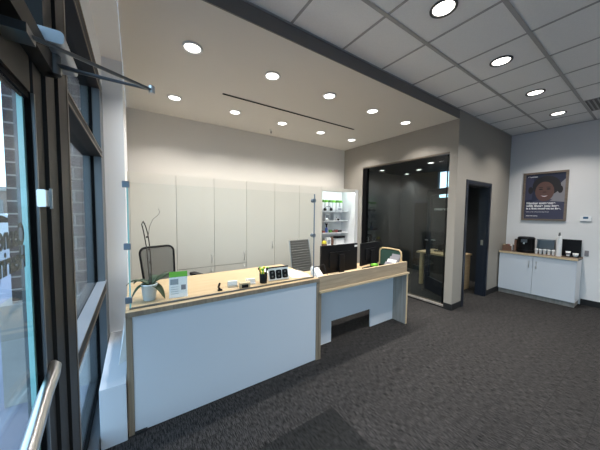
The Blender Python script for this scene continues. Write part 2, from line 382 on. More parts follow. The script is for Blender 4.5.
# closer
cl = MB(); cl.rbox(XI+.007, XI+.068, .99, 1.20, 2.088, 2.124, M['silver'], .01, 1); cl = cl.build('door_closer', t, .002)
EL = (.058, 1.005, 2.028)
p = MB(); p.tube([(XI+.03, .80, 2.0), EL], .008, M['steeld'], 8, .5); p.tube([(XI+.03, 1.07, 2.06), (XI+.10, 1.06, 2.052), EL], [.014, .010, .007], M['steeld'], 8, .5)
p.cyl((EL[0], EL[1], EL[2]-.012), .010, .024, M['steel'], 14); p.cyl((XI+.03, 1.07, 2.03), .017, .1, M['steeld'], 14)
p.box(XI-.003, XI+.045, .77, .83, 1.99, 2.01, M['steeld']); p.build('closer_arm', t)

# white box sill under the window, beside the counter
sbox('trim_4', XW+.004, XL-.003, 2.035, 2.97, 0, .42, m=M['white'], bevel=.003)
q = MB(); q.add([(-.075, 2.36, .4235), (-.125, 2.30, .4235), (-.098, 2.86, .58), (-.078, 2.9, .60), (-.077, 2.36, .4225), (-.127, 2.30, .4225), (-.10, 2.86, .579), (-.08, 2.9, .599)],
      [(0, 1, 2, 3), (7, 6, 5, 4), (0, 4, 5, 1), (1, 5, 6, 2), (2, 6, 7, 3), (3, 7, 4, 0)], M['paper'])
tag(q.build('brochure'), 'folded white brochure leaning on the white sill box beside the counter', 'brochure')

# ------------------------------------------------------------------ reception counter
t = thing('reception_counter', 'long reception counter with white front panel and oak top', 'counter', (-.065, 2.06, 0))
CW = 1.70
q = MB(); q.box(.035, CW-.03, .006, .026, .006, .868, M['white']); q.build('front_panel', t, .001)
q = MB(); q.box(-.003, .034, 0, .80, 0, .868, M['oakd']); q.build('end_panel', t)
q = MB(); q.box(CW-.029, CW, 0, .80, 0, .868, M['oakd']); q.build('end_panel', t)
q = MB(); q.box(-.003, CW, -.008, .82, .869, .905, M['oak']); q.box(-.003, CW, -.0105, -.0082, .869, .905, M['oakd']); q.build('countertop', t, .0)
q = MB(); q.box(.035, .11, -.014, .005, .0, .018, M['blackmat']); q.build('floor_clip', t)
# lower desk
t = thing('reception_desk', 'lower oak reception desk with white kick panel and floor cut-out', 'desk', (1.64, 2.06, 0))
q = MB(); q.box(0, 1.60, 0, .022, .765, .915, M['oakx']); q.box(0, 1.60, .0, .024, .9152, .918, M['oakt']); q.build('front_band', t)
q = MB(); q.box(0, 1.635, -.022, .022, .738, .764, M['oakt']); q.build('ledge', t, .002)
q = MB(); q.box(0, 1.60, .023, .80, .738, .764, M['oak']); q.build('worktop', t)
q = MB(); q.box(1.600, 1.634, 0, .80, 0, .737, M['oakg']); q.box(1.60, 1.634, -.003, -.0005, 0, .737, M['oakt']); q.build('end_panel', t)
q = MB(); q.box(.001, .029, -.003, .26, 0, .737, M['oakd']); q.build('end_panel', t)
q = MB(); q.box(.03, .37, .215, .235, 0, .26, M['white']); q.box(1.10, 1.599, .215, .235, 0, .26, M['white']); q.box(.03, 1.599, .215, .235, .26, .737, M['white'])
q.box(.03, .37, .213, .215, 0, .004, M['whitep']); q.build('modesty_panel', t)
# glass screen
t = thing('glass_screen', 'clear glass sneeze screen standing along the counter front', 'screen', (-.065, 2.11, .905))
q = MB(); q.box(.022, 1.655, -.004, .004, .012, .905, M['screen']); q.build('pane', t)
q = MB(); q.box(.0215, .031, -.0055, .0055, .012, .905, M['edge']); q.build('pane_edge', t)
for z in (.89, .455, .07):
    q = MB(); q.box(-.003, .038, -.013, .013, z-.022, z+.022, M['clamp']); q.build('clamp', t, .003)
q = MB(); q.cyl((1.662, 0, 0), .0065, .90, M['clamp'], 12); q.build('post', t)
for z in (.83, .46):
    q = MB(); q.cyl((1.648, -.02, z), .022, .04, M['clamp'], 18, 1); q.build('clamp', t)
q = MB(); q.box(.02, 1.66, -.006, .006, 0, .0118, M['steeld']); q.build('floor_channel', t)

# ------------------------------------------------------------------ tall cabinets
EX = [-.05, .515, 1.06, 1.605, 2.15, 2.695, 3.24]
YC = 4.05
names = ['nearest the window wall, behind the mesh chair', 'second from the windows, split into door and drawer', 'third from the windows, split into door and drawer',
         'fourth from the windows, full-height door with handle', 'fifth from the windows, behind the grey office chair', 'next to the lit display shelves, without a handle']
for i in range(6):
    w = EX[i+1]-EX[i]
    t = thing('tall_cabinet', 'tall pale grey storage cabinet %s' % names[i], 'cabinet', (EX[i], YC, 0), 0, 'tall cabinets along the back wall')
    q = MB(); q.box(.001, w-.001, .022, YB-YC-.01, 0, 2.13, M['cabinet']); q.box(.001, w-.001, .02, .022, .09, 2.12, M['cabin']); q.build('body', t)
    split = i in (1, 2)
    q = MB(); q.box(.0025, w-.0025, 0, .019, .725 if split else .1, 2.13, M['cabinet']); d = q.build('door', t, .001)
    def handle(x, z0, z1, par):
        h = MB(); h.tube([(x, -.001, z0), (x, -.028, z0+.008), (x, -.030, (z0+z1)/2), (x, -.028, z1-.008), (x, -.001, z1)], .006, M['steel'], 8); h.build('handle', par)
    if i != 5:
        hz = {0: (.84, .97), 1: (.79, .91), 2: (.78, .92), 3: (.94, 1.07), 4: (.96, 1.09)}[i]; handle(w-.05, hz[0], hz[1], d)
    if split:
        q = MB(); q.box(.0025, w-.0025, 0, .019, .1, .717, M['cabinet']); d2 = q.build('lower_door', t, .001); handle(w-.05, .56, .68, d2)
sbox('trim_5', XL+.001, EX[0]-.001, YC, YB, 0, 2.13, m=M['cabinet'])
# display niche
t = thing('display_shelves', 'white open display cabinet with lit shelves of products', 'shelves', (3.24, YC, 0))
q = MB(); W = XG-3.24-.002
q.box(0.001, .03, 0, .44, 0, 2.13, M['cabinet']); q.box(W-.10, W, 0, .44, 0, 2.13, M['whitep']); q.box(.03, W-.10, .0, .44, 2.10, 2.13, M['cabinet']); q.box(0.001, W, .44, .47, 0, 2.13, M['whitep'])
q.box(.03, W-.10, .01, .43, .1, .62, M['cabinet']); q.box(.03, W-.10, 0, .018, 2.06, 2.0999, M['cabinet'])
q.build('carcass', t)
SH = [(1.635, .22), (1.415, .22), (1.145, .2), (.86, .1)]
for z, y0 in SH:
    q = MB(); q.box(.031, W-.101, y0, .439, z-.018, z, M['whitep']); q.build('shelf', t)
q = MB(); q.box(.05, W-.12, .03, .05, 2.08, 2.0985, emis('led_strip', (.85, .95, 1), 45)); q.build('light_strip', t)

# products
def item(name, label, cat, x, sh, dy=.08, group='products on the lit display shelves', rz=0):
    z, y0 = SH[sh]; return thing(name, label, cat, (3.24+.125+x*.87, YC+y0+dy, z+.0005), rz, group)
ordn = ['leftmost', 'second from the left', 'third from the left', 'fourth from the left', 'fifth from the left', 'sixth from the left', 'rightmost']
for k in range(7):
    t = item('care_bottle', 'white bottle with bright green cap on the top display shelf, %s' % ordn[k], 'bottle', .085+k*.128, 0, .12, 'green-capped bottles on the top display shelf')
    q = MB(); q.lathe([(.036, 0), (.04, .01), (.04, .18), (.032, .20)], M['whitep'], n=16); q.build('bottle_body', t)
    q = MB(); q.lathe([(.041, .20), (.043, .203), (.043, .245), (.036, .255)], [M['lime'], M['limed']][k % 2], n=16); q.build('cap', t)
def simple_box(name, label, cat, x, sh, w, d, h, m, face=None, dy=.08, rz=0):
    t = item(name, label, cat, x, sh, dy, rz=rz)
    q = MB(); q.box(-w/2, w/2, 0, d, 0, h, m); q.build('box', t, .002)
    if face: q = MB(); q.box(-w*.36, w*.36, -.0015, -.0003, h*.2, h*.75, face); q.build('printed_face', t)
    return t
t = item('ear_defenders', 'black and grey ear defenders in front of the green-capped bottles', 'headphones', .33, 0, .02)
q = MB(); q.tube([(-.09+.18*i/12, .02, .075+.035*math.sin(PI*i/12)) for i in range(13)], .007, M['steeld']); q.build('headband', t)
for sx in (-1, 1): q = MB(); q.cyl((sx*.09-.018, .02, .036), .034, .036, M['black'], 16, 0); q.build('ear_cup', t)
simple_box('leaflet_stand', 'grey folded leaflet stand on the right of the top display shelf', 'leaflet', .70, 0, .14, .01, .09, M['paper'], M['printg'], .0)
simple_box('product_card', 'grey picture card at the left of the second display shelf', 'card', .12, 1, .13, .015, .15, M['printg'], None, .12)
simple_box('product_card', 'tall white picture card in the middle of the second display shelf', 'card', .40, 1, .15, .015, .17, M['paper'], M['printg'], .12)
simple_box('product_card', 'square white card on the right of the second display shelf', 'card', .70, 1, .18, .015, .16, M['paper'], None, .12)
t = item('hearing_device', 'small white hearing device before the cards on the second display shelf', 'hearing aid', .27, 1, .03)
q = MB(); q.ball((0, 0, .03), .03, M['whitep'], 8, (1.5, 1, 1)); q.build('shell', t); q = MB(); q.tube([(.03, 0, .05), (.07, 0, .075), (.09, 0, .02)], .004, M['steeld'], 6); q.build('ear_wire', t)
t = item('hearing_device', 'small black hearing device before the square card on the second display shelf', 'hearing aid', .68, 1, .03)
q = MB(); q.ball((0, 0, .024), .024, M['black'], 8, (1.3, 1, 1)); q.build('shell', t); q = MB(); q.tube([(-.02, 0, .04), (-.06, 0, .08), (-.085, 0, .02)], .004, M['steeld'], 6); q.build('ear_wire', t)
t = item('spray_bottle', 'dark blue spray bottle on the left of the third display shelf', 'bottle', .30, 2, .08)
q = MB(); q.lathe([(.032, 0), (.034, .02), (.034, .09), (.015, .12)], M['blue'], n=16); q.build('bottle_body', t); q = MB(); q.lathe([(.018, .12), (.018, .17), (.028, .18), (.028, .21)], M['black'], n=16); q.build('cap', t)
for k, (xx, m, nm) in enumerate(((.10, 'brown', 'brown'), (.19, 'red', 'dark red'), (.42, 'limed', 'olive green'), (.53, 'brown', 'larger brown'), (.62, 'red', 'larger dark red'), (.76, 'black', 'black'))):
    simple_box('product_box', '%s little product box on the third display shelf' % nm, 'box', xx, 2, .07 if k < 3 else .085, .05, .045 if k % 2 else .06, M[m], None, .04)
t = item('sample_ball', 'yellow and dark round sample at the left of the lowest display shelf', 'sample', .12, 3, .06)
q = MB(); q.ball((0, 0, .07), .055, M['yellow'], 10); q.build('ball', t); q = MB(); q.lathe([(.06, 0), (.065, .03), (.05, .055)], M['brown'], n=16); q.build('base', t)
simple_box('product_box', 'white product box with grey print on the lowest display shelf', 'box', .30, 3, .12, .06, .17, M['paper'], M['printg'], .08)
simple_box('product_box', 'slim brown product box on the lowest display shelf', 'box', .42, 3, .05, .06, .19, M['brown'], None, .08)
t = item('display_stand', 'white display stand with a black top on the lowest display shelf', 'stand', .68, 3, .06)
q = MB(); q.box(-.12, .12, 0, .1, 0, .15, M['paper']); q.build('stand', t); q = MB(); q.box(-.13, .13, -.01, .11, .151, .20, M['black']); q.build('top', t)

# ------------------------------------------------------------------ ceiling fixtures
def downlight(name, label, x, y, z, ringm, r, group, power, spread=118):
    t = thing(name, label, 'light', (x, y, z), 0, group)
    q = MB(); q.lathe([(r, -.001), (r+.018, -.001), (r+.018, -.010), (r+.003, -.013), (r, -.004)], ringm, n=32); q.build('trim_ring', t)
    q = MB(); q.lathe([(r-.0005, -.002), (r-.004, -.004), (.0001, -.005)], M['lens'], n=32); q.build('lens', t)
    l = bpy.data.lights.new('lamp', 'AREA'); l.shape = 'DISK'; l.size = r*1.7; l.energy = power; l.color = (1, .96, .90); l.spread = math.radians(spread)
    o = bpy.data.objects.new('lamp', l); C.objects.link(o); o.parent = t; o.location = (0, 0, -.016)
    return t
SP = 11.5; CP = 16
ro = ['first from the windows', 'second from the windows', 'third from the windows', 'fourth from the windows', 'nearest the glass wall']
for r, (yy, nm) in enumerate(((2.54, 'front row'), (3.775, 'back row'))):
    for k, xx in enumerate((.48, 1.31, 2.14, 2.98, 3.81)):
        downlight('recessed_light', 'round recessed light in the white soffit, %s, %s' % (nm, ro[k]), xx, yy, ZS, M['ring'], .073, 'recessed lights in the white soffit', SP)
gx = [2.09, 3.31, 4.53, 5.75]; gn = ['nearest the camera', 'second in the row', 'third in the row', 'farthest, by the far wall']
for k, xx in enumerate(gx):
    downlight('recessed_light', 'round dark-rimmed recessed light in the grid ceiling, %s' % gn[k], xx, 1.09, ZC-.001, M['darkring'], .082, 'recessed lights in the grid ceiling', CP)
for k, (xx, yy) in enumerate(((.87, -1.35), (3.31, -1.35), (5.75, -1.35))):  # unseen fixtures added to raise the light level
    downlight('recessed_light', 'added recessed light in the grid ceiling outside the view, %s' % ['behind the camera', 'middle of the waiting area', 'far corner of the waiting area'][k], xx, yy, ZC-.001, M['darkring'], .082, 'added lights behind the camera', CP)
for k, (xx, yy, nm) in enumerate(((5.43, 2.97, 'nearest the open door'), (5.41, 4.24, 'at the back left'), (6.07, 3.62, 'in the middle'), (6.45, 4.2, 'in the far corner'))):
    downlight('recessed_light', 'small round light in the dark ceiling of the glass office, %s' % nm, xx, yy, 2.719, M['darkring'], .065, 'recessed lights in the glass office', 6, 100)
t = thing('linear_diffuser', 'long black slot diffuser in the white soffit', 'vent', (.975, 3.285, ZS))
q = MB(); q.box(0, 2.39, -.018, .018, -.004, -.0005, M['darkring']); q.build('flange', t); q = MB(); q.box(.012, 2.378, -.014, .014, -.006, -.0045, M['gasket']); q.build('slot', t)
t = thing('sprinkler_head', 'small sprinkler head under the soffit near the back wall', 'sprinkler', (2.145, 4.205, ZS))
q = MB(); q.lathe([(.035, -.001), (.033, -.008), (.012, -.01)], M['ring'], n=20); q.build('escutcheon', t)
q = MB(); q.cyl((0, 0, -.05), .007, .045, M['steeld'], 10); q.cyl((0, 0, -.055), .018, .004, M['steeld'], 14); q.build('nozzle', t)
t = thing('air_vent', 'dark louvred return air grille in the grid ceiling near the far wall', 'vent', (5.745, .482, ZC))
q = MB(); q.box(-.29, .29, -.285, .285, -.004, -.001, M['grille']); q.build('backing', t)
for k in range(12):
    q = MB(); q.box(-.285, .285, -.262+k*.046, -.247+k*.046, -.012, -.0045, M['grid']); q.build('louvre', t)

# ------------------------------------------------------------------ glass office wall
t = bpy.data.objects.new('window_4', None); C.objects.link(t); struct(t, 'frameless glass wall of the office')
for a, b in ((2.075, 2.94), (2.95, 3.815)):
    p = MB(); p.box(XG+.05, XG+.06, a, b, .06, 2.60, M['office']); p.build('pane', t)
p = MB(); p.box(XG+.02, XG+.09, 2.06, 3.93, 0, .045, M['oakg']); p.box(XG+.010, XG+.0195, 2.06, 3.93, .0, .018, M['black']); p.box(XG+.062, XG+.09, 2.06, 3.93, .045, .06, M['framel']); p.build('bottom_channel', t)
p = MB(); p.box(XG+.0, XG+.09, 2.06, 3.93, 2.605, 2.6295, M['framel']); p.build('top_channel', t)
p = MB(); p.box(XG+.012, XG+.09, 3.82, 3.929, .056, 2.6, M['gasket']); p.build('side_channel', t)
p = MB(); p.box(XG+.052, XG+.064, 2.100, 2.118, .05, 2.6, M['gasket']); p.build('edge_profile', t)
# office interior
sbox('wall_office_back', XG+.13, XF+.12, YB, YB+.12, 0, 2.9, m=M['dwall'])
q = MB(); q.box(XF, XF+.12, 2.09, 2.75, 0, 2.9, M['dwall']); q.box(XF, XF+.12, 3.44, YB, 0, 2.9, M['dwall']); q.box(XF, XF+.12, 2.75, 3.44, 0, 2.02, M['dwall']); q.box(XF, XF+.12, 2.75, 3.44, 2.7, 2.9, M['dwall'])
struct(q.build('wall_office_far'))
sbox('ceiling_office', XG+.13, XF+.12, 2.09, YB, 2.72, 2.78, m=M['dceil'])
q = MB(); q.box(XF+.02, XF+.028, 2.74, 3.45, 2.01, 2.71, M['glass']); struct(q.build('window_5'), 'small high window in the office')
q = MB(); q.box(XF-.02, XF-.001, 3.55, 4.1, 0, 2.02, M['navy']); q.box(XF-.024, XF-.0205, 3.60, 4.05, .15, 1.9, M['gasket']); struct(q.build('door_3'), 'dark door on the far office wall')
text('wall_sign', 'connect', .105, M['paper'], basis((0, -1, 0), (0, 0, 1), (-1, 0, 0), (XF-.003, 3.50, 1.69)), None, bold=.003)
tag(C.objects['wall_sign'], 'small white lettering on the dark office wall behind the glass', 'sign')
# doorway frame + glazed door leaf
t = bpy.data.objects.new('door_2', None); C.objects.link(t); struct(t, 'navy office door standing open in its frame')
q = MB(); q.box(DX0-.052, DX0+.012, YS-.014, YS-.0005, 0, DZ+.05, M['navy']); q.box(DX1-.012, DX1+.052, YS-.014, YS-.0005, 0, DZ+.05, M['navy']); q.box(DX0+.012, DX1-.012, YS-.014, YS-.0005, DZ-.012, DZ+.05, M['navy'])
q.box(DX0+.0005, DX0+.03, YS-.0005, 2.092, 0, DZ-.012, M['navy']); q.box(DX1-.03, DX1-.0005, YS-.0005, 2.092, 0, DZ-.012, M['navy']); q.box(DX0+.03, DX1-.03, YS-.0005, 2.092, DZ-.03, DZ-.0005, M['navy']); q.build('door_frame', t)
q = MB(); q.box(DX1-.034, DX1-.0305, 1.99, 2.03, 1.0, 1.10, M['steel']); q.build('strike_plate', t)
A = math.radians(58)
L4 = Matrix.Translation((DX0+.035, 2.105, 0)) @ Matrix.Rotation(A, 4, 'Z')
q = MB(); W = .88
q.box(0, .11, 0, .042, .012, 2.1, M['navy'], L4); q.box(W-.11, W, 0, .042, .012, 2.1, M['navy'], L4); q.box(.11, W-.11, 0, .042, .012, .28, M['navy'], L4); q.box(.11, W-.11, 0, .042, 1.98, 2.1, M['navy'], L4); leaf = q.build('door_leaf', t)
q = MB(); q.box(.108, W-.108, .018, .024, .275, 1.985, M['glass'], L4); q.build('door_glass', leaf)
q = MB(); q.tube([L4 @ Vector(p) for p in ((W-.06, .0, 1.05), (W-.06, -.05, 1.05), (W-.16, -.055, 1.05))], .011, M['steel']); q.tube([L4 @ Vector(p) for p in ((W-.06, .042, 1.05), (W-.06, .09, 1.05), (W-.16, .095, 1.05))], .011, M['steel']); q.build('lever_handle', leaf)
# office furniture
t = thing('office_desk', 'light oak desk with black objects inside the glass office', 'desk', (5.33, 2.32, 0))
q = MB(); q.box(0, .7, 0, .85, .715, .75, M['oak']); q.build('tabletop', t)
q = MB(); q.box(.06, .14, .74, .80, 0, .715, M['oak']); q.build('desk_leg', t)
q = MB(); q.box(.03, .67, .02, .05, 0, .715, M['oak']); q.build('end_panel', t)
def monitor(label, loc, rz, w=.62, h=.37, base=.13, name='computer_monitor', tag_=True):
    t = thing(name, label, 'monitor', loc, rz)
    q = MB(); q.rbox(-w/2, w/2, -.012, .012, base, base+h, M['black'], .008, 1); q.rbox(-w*.3, w*.3, -.03, -.012, base+.07, base+h*.75, M['black'], .02, 1); q.build('screen_housing', t)
    q = MB(); q.box(-w/2+.01, w/2-.01, .0121, .0135, base+.02, base+h-.01, mat('screen_face', (.01, .012, .016), .15)); q.build('display', t)
    q = MB(); q.rbox(-.045, .045, -.055, -.031, .012, base+h*.66, M['black'], .01, 2); q.build('stand', t)
    q = MB(); q.rbox(-.13, .13, -.14, .07, 0, .012, M['black'], .04, 2); q.build('foot', t)
    return t
monitor('black monitor on the oak desk inside the glass office', (5.75, 2.85, .75), math.radians(120), .55, .33)

# ------------------------------------------------------------------ chairs
def star_base(t, m=M['black']):
    for k in range(5):
        a = 2*PI*k/5+.3; c, s = math.cos(a), math.sin(a)
        q = MB(); q.tube([(c*.03, s*.03, .10), (c*.17, s*.17, .092), (c*.30, s*.30, .075)], [.022, .018, .013], m, 8, .7); b = q.build('base_arm', t)
        q = MB(); R = Matrix.Translation((c*.30, s*.30, .028)) @ Matrix.Rotation(a+PI/2, 4, 'Z')
        for d in (-.016, .016): q.lathe([(.0275, -.008), (.0275, .008)], M['black'], n=14, M4=R @ Matrix.Translation((0, d, 0)) @ Matrix.Rotation(PI/2, 4, 'X'))
        q.cyl((c*.30, s*.30, .03), .006, .05, M['steeld'], 8); q.build('caster', b)
    q = MB(); q.cyl((0, 0, .085), .03, .14, M['black']); q.cyl((0, 0, .22), .015, .18, M['steel']); q.box(-.1, .1, -.12, .12, .385, .42, M['black']); q.build('gas_column', t)
def rounded(w, h, r, n=6):
    pts = []
    for cx, cy, st in ((w-r, h-r, 0), (-w+r, h-r, 1), (-w+r, r, 2), (w-r, r, 3)):
        for k in range(n+1):
            a = (st+k/n)*PI/2; pts.append((cx+r*math.cos(a), cy+r*math.sin(a)))
    return pts
# chair front = -y, back leans to +y
t = thing('office_chair', 'black mesh-back office chair behind the plant end of the counter', 'chair', (.35, 3.20, 0), math.radians(20))
star_base(t)
q = MB(); q.rbox(-.25, .25, -.27, .22, .43, .50, M['fabric'], .08, 2); q.build('seat', t, .02)
def bp(u, v, curve=.05): # back surface
    yy = .25+.10*(v/.55)**1.2+.02-curve*(1-(u/.24)**2)*-1*.6
    return (u, yy, .66+v)
rim = []
for u, v in rounded(.20, .50, .07, 6):
    uu = u*(.86+.14*min(1, v/.35)); rim.append(bp(uu, v))
q = MB(); q.tube(rim, .013, M['black'], 8, 1, True); q.build('back_frame', t)
q = MB(); rows = []
for j in range(13):
    v = .012+.477*j/12; hw = .192*(.86+.14*min(1, v/.35))
    if v < .06: hw -= .03*(1-v/.06)
    if v > .44: hw -= .045*((v-.44)/.06)**2
    rows.append([bp(-hw+2*hw*i/10, v) for i in range(11)])
q.sheet(rows, M['net']); q.build('mesh_back', t)
q = MB(); q.tube([(0, .10, .40), (0, .27, .42), (0, .32, .55), (0, .33, .74)], [.03, .025, .02, .018], M['black'], 8); q.build('back_support', t)
for s in (-1, 1):
    q = MB(); q.tube([(s*.18, .0, .43), (s*.29, .0, .46), (s*.31, .02, .60), (s*.31, .02, .79)], .014, M['black'], 8); q.rbox(s*.31-.04, s*.31+.04, -.18, .12, .79, .82, M['black'], .03, 2); q.build('armrest', t)
t = thing('office_chair', 'grey ribbed high-back office chair behind the right end of the counter', 'chair', (2.40, 3.20, 0), math.radians(4))
star_base(t, M['steel'])
q = MB(); q.rbox(-.25, .25, -.27, .24, .44, .51, M['leather'], .06, 2); q.build('seat', t, .02)
q = MB()
for k in range(14):
    z0 = .53+k*.0425; y0 = .25+.0075*k+(.010 if k > 9 else 0); q.rbox(-.20, .20, y0, y0+.032, z0, z0+.0425, M['leather'], .009, 0)
q.build('backrest', t)
for s in (-1, 1):
    q = MB(); q.tube([(s*.20, -.2, .47), (s*.225, .05, .455), (s*.228, .24, .50), (s*.215, .27, .60), (s*.213, .31, .86), (s*.210, .365, 1.125)], .010, M['steel'], 8); q.build('side_frame', t)
    q = MB(); q.tube([(s*.24, .24, .64), (s*.26, .05, .69), (s*.26, -.16, .68), (s*.25, -.18, .50)], .010, M['steel'], 8); q.build('armrest', t)

t = thing('guest_chair', 'green guest chair with bentwood arms behind the end of the lower desk', 'chair', (3.99, 3.07, 0), math.radians(-90))
q = MB(); q.rbox(-.235, .235, -.26, .22, .40, .47, M['seatgrn'], .05, 2); q.build('seat', t, .012)
q = MB(); q.rbox(-.225, .225, .235, .27, .50, .865, M['seatgrn'], .05, 1); q.build('backrest', t, .01)
q = MB(); q.tube([(-.25, .24, 0), (-.25, .24, .5), (-.25, .25, .80), (-.235, .255, .86), (-.19, .26, .89), (0, .265, .895), (.19, .26, .89), (.235, .255, .86), (.25, .25, .80), (.25, .24, .5), (.25, .24, 0)], .017, M['wrap'], 8); q.build('back_frame', t)
for sx_ in (-1, 1):
    x = sx_*.285
    q = MB(); q.tube([(x, -.16, 0), (x, -.12, .60), (x, -.105, .66), (x, -.07, .685), (x, 0, .69), (x, .2, .69), (x, .245, .68), (x, .262, .65), (x, .265, .58), (x, .24, .40)], .018, M['wrap'], 8); q.build('arm_frame', t)
q = MB(); q.box(-.27, .27, -.15, -.11, .36, .40, M['wrap']); q.build('cross_rail', t)

# ------------------------------------------------------------------ counter-top things
ZT = .9055
t = thing('potted_orchid', 'orchid with bare stems in a white pot on the left end of the counter', 'plant', (.085, 2.27, ZT))
q = MB(); q.lathe([(.042, 0), (.044, .004), (.056, .118), (.060, .12), (.060, .130), (.054, .130), (.050, .105)], M['pot'], n=28); q.build('pot', t)
q = MB(); q.lathe([(.050, .10), (.0001, .112)], M['soil'], n=20); q.build('bark', t)
def leaf(t, ang, ln, wd, rise, droop, m=M['green']):
    rows = []; n = 12
    for i in range(n+1):
        s = i/n; r = ln*s*(1-.12*droop*s); z = .115+rise*math.sin(min(1, s*1.0)*PI*.55)-droop*ln*s**2.2*.9
        w = wd*max(.03, (math.sin(PI*min(1, .12+s*.88)))**.6)
        c, sn = math.cos(ang), math.sin(ang); row = []
        for j in range(5):
            u = (j-2)/2; row.append((c*r-sn*w*u, sn*r+c*w*u, z-.25*w*(1-u*u)))
        rows.append(row)
    q = MB(); q.sheet(rows, m); o = q.build('leaf', t); md = o.modifiers.new('s', 'SOLIDIFY'); md.thickness = .003
for ang, ln, wd, rise, droop in ((math.radians(180), .16, .020, .09, .5), (math.radians(205), .15, .018, .05, .95), (math.radians(5), .17, .030, .07, .10), (math.radians(-28), .135, .045, .03, 1.15), (math.radians(60), .16, .03, .08, .3), (math.radians(130), .17, .026, .07, .5), (math.radians(25), .22, .028, .085, .1)):
    leaf(t, ang, ln, wd, rise, droop)
q = MB(); q.tube([(.005, .0, .11), (-.003, .01, .25), (-.012, .02, .42), (-.030, .03, .55), (-.040, .03, .60), (-.030, .035, .625), (-.018, .035, .60)], .0045, M['stem'], 6); q.build('flower_stem', t)
q = MB(); q.tube([(.012, .0, .11), (.016, .0, .25), (.010, .01, .42), (-.002, .02, .53), (-.016, .03, .59), (-.03, .035, .622)], .0045, M['stem'], 6)
for z, x in ((.2, .012), (.3, .008), (.4, .003), (.5, -.008)): q.ball((x, .005, z), .008, M['stem'], 5)
q.build('flower_stem', t)
q = MB(); q.tube([(.0, .015, .50), (.012, .02, .58), (.035, .02, .64), (.07, .02, .67), (.085, .02, .695), (.075, .02, .725)], .0018, M['stem'], 5); q.build('flower_stem', t)
# flyer holder
t = thing('flyer_holder', 'standing flyer with green header and photo beside the orchid', 'flyer', (.285, 2.20, ZT), math.radians(-8))
TL = Matrix.Rotation(math.radians(-12), 4, 'X')
q = MB(); q.box(-.068, .068, 0, .003, 0, .165, M['paper'], TL); q.build('sheet', t)
q = MB(); q.box(-.068, .068, -.001, .003, .166, .21, M['lime'], TL); q.build('header', t)
q = MB(); q.box(-.060, .0, -.0015, -.0002, .105, .15, M['printg'], TL); q.box(.02, .055, -.0015, -.0002, .06, .10, M['pgrey'], TL)
for k in range(4): q.box(-.055, .0, -.0015, -.0002, .085-k*.018, .088-k*.018, M['printg'], TL)
q.build('print', t)
q = MB(); q.box(-.07, .07, .0, .06, 0, .004, M['whitep']); q.build('foot', t)
def stand_item(name, label, cat, x, y, rz=0): return thing(name, label, cat, (x, y, ZT), math.radians(rz))
t = stand_item('pen_holder_stand', 'small black upright holder alone on the counter', 'holder', .62, 2.20)
q = MB(); q.rbox(-.02, .02, -.012, .012, 0, .012, M['black'], .005, 2); q.build('foot', t); q = MB(); q.tube([(0, 0, .01), (-.012, 0, .035), (0, 0, .07)], .010, M['black'], 8); q.build('clip', t)
t = stand_item('card_holder', 'grey business card holder, left of the small oak block', 'card holder', .75, 2.24, -10)
q = MB(); q.box(-.045, .045, -.015, .03, 0, .018, M['steel']); q.box(-.045, .045, .02, .03, .018, .05, M['steel']); q.build('tray', t); q = MB(); q.box(-.042, .042, -.004, .016, .0185, .058, M['paper']); q.build('card_stack', t)
t = stand_item('desk_block', 'small oak block with a black front on the counter edge', 'block', .84, 2.17, -10)
q = MB(); q.box(-.05, .05, -.02, .035, 0, .05, M['oakt']); q.build('block', t, .003); q = MB(); q.box(-.03, .03, -.0225, -.0205, .004, .034, M['black']); q.build('front', t)
t = stand_item('card_holder', 'white business card holder, right of the small oak block', 'card holder', .93, 2.24, -10)
q = MB(); q.box(-.045, .045, -.015, .03, 0, .014, M['whitep']); q.box(-.045, .045, .02, .03, .014, .045, M['whitep']); q.build('tray', t); q = MB(); q.box(-.042, .042, -.004, .016, .0145, .052, M['paper']); q.build('card_stack', t)
t = stand_item('pen_cup', 'black pen cup with green and yellow pens on the counter', 'pen cup', 1.055, 2.22)
q = MB(); q.lathe([(.030, 0), (.034, .08), (.031, .08), (.028, .01)], M['black'], n=20); q.build('cup', t)
for k, (a, m) in enumerate(((0, 'lime'), (1, 'yellow'), (2.1, 'lime'), (3.0, 'black'), (4.1, 'lime'), (5.2, 'black'), (3.6, 'yellow'))):
    q = MB(); c, s = math.cos(a), math.sin(a); q.tube([(c*.010, s*.010, .012), (c*.034, s*.034, .115)], .0045, M[m], 6); q.ball((c*.036, s*.036, .12), .011, M[m], 5); q.build('pen', t)
t.scale = (1.2, 1.2, 1.2)
t = stand_item('device_stand', 'pale stand displaying three black hearing devices', 'display stand', 1.23, 2.21, -4); t.scale = (1.12, 1.12, 1.12)
TD = Matrix.Rotation(math.radians(-14), 4, 'X')
q = MB(); q.box(-.105, .105, 0, .006, 0, .115, M['paper'], TD); q.box(-.105, .105, .0, .07, 0, .005, M['oakt']); q.build('board', t)
q = MB(); q.box(-.105, .105, -.002, .007, .1155, .128, M['black'], TD); q.build('top_strip', t)
for k in range(3):
    q = MB(); q.rbox(-.092+k*.064, -.038+k*.064, -.008, -.0005, .018, .098, M['black'], .014, 1, TD); d = q.build('device', t)
    q = MB(); q.cyl(TD @ Vector((-.065+k*.064, -.0095, .075)), .009, .002, M['steeld'], 12, 1); q.cyl(TD @ Vector((-.065+k*.064, -.0095, .04)), .009, .002, M['steeld'], 12, 1); q.build('button', d)
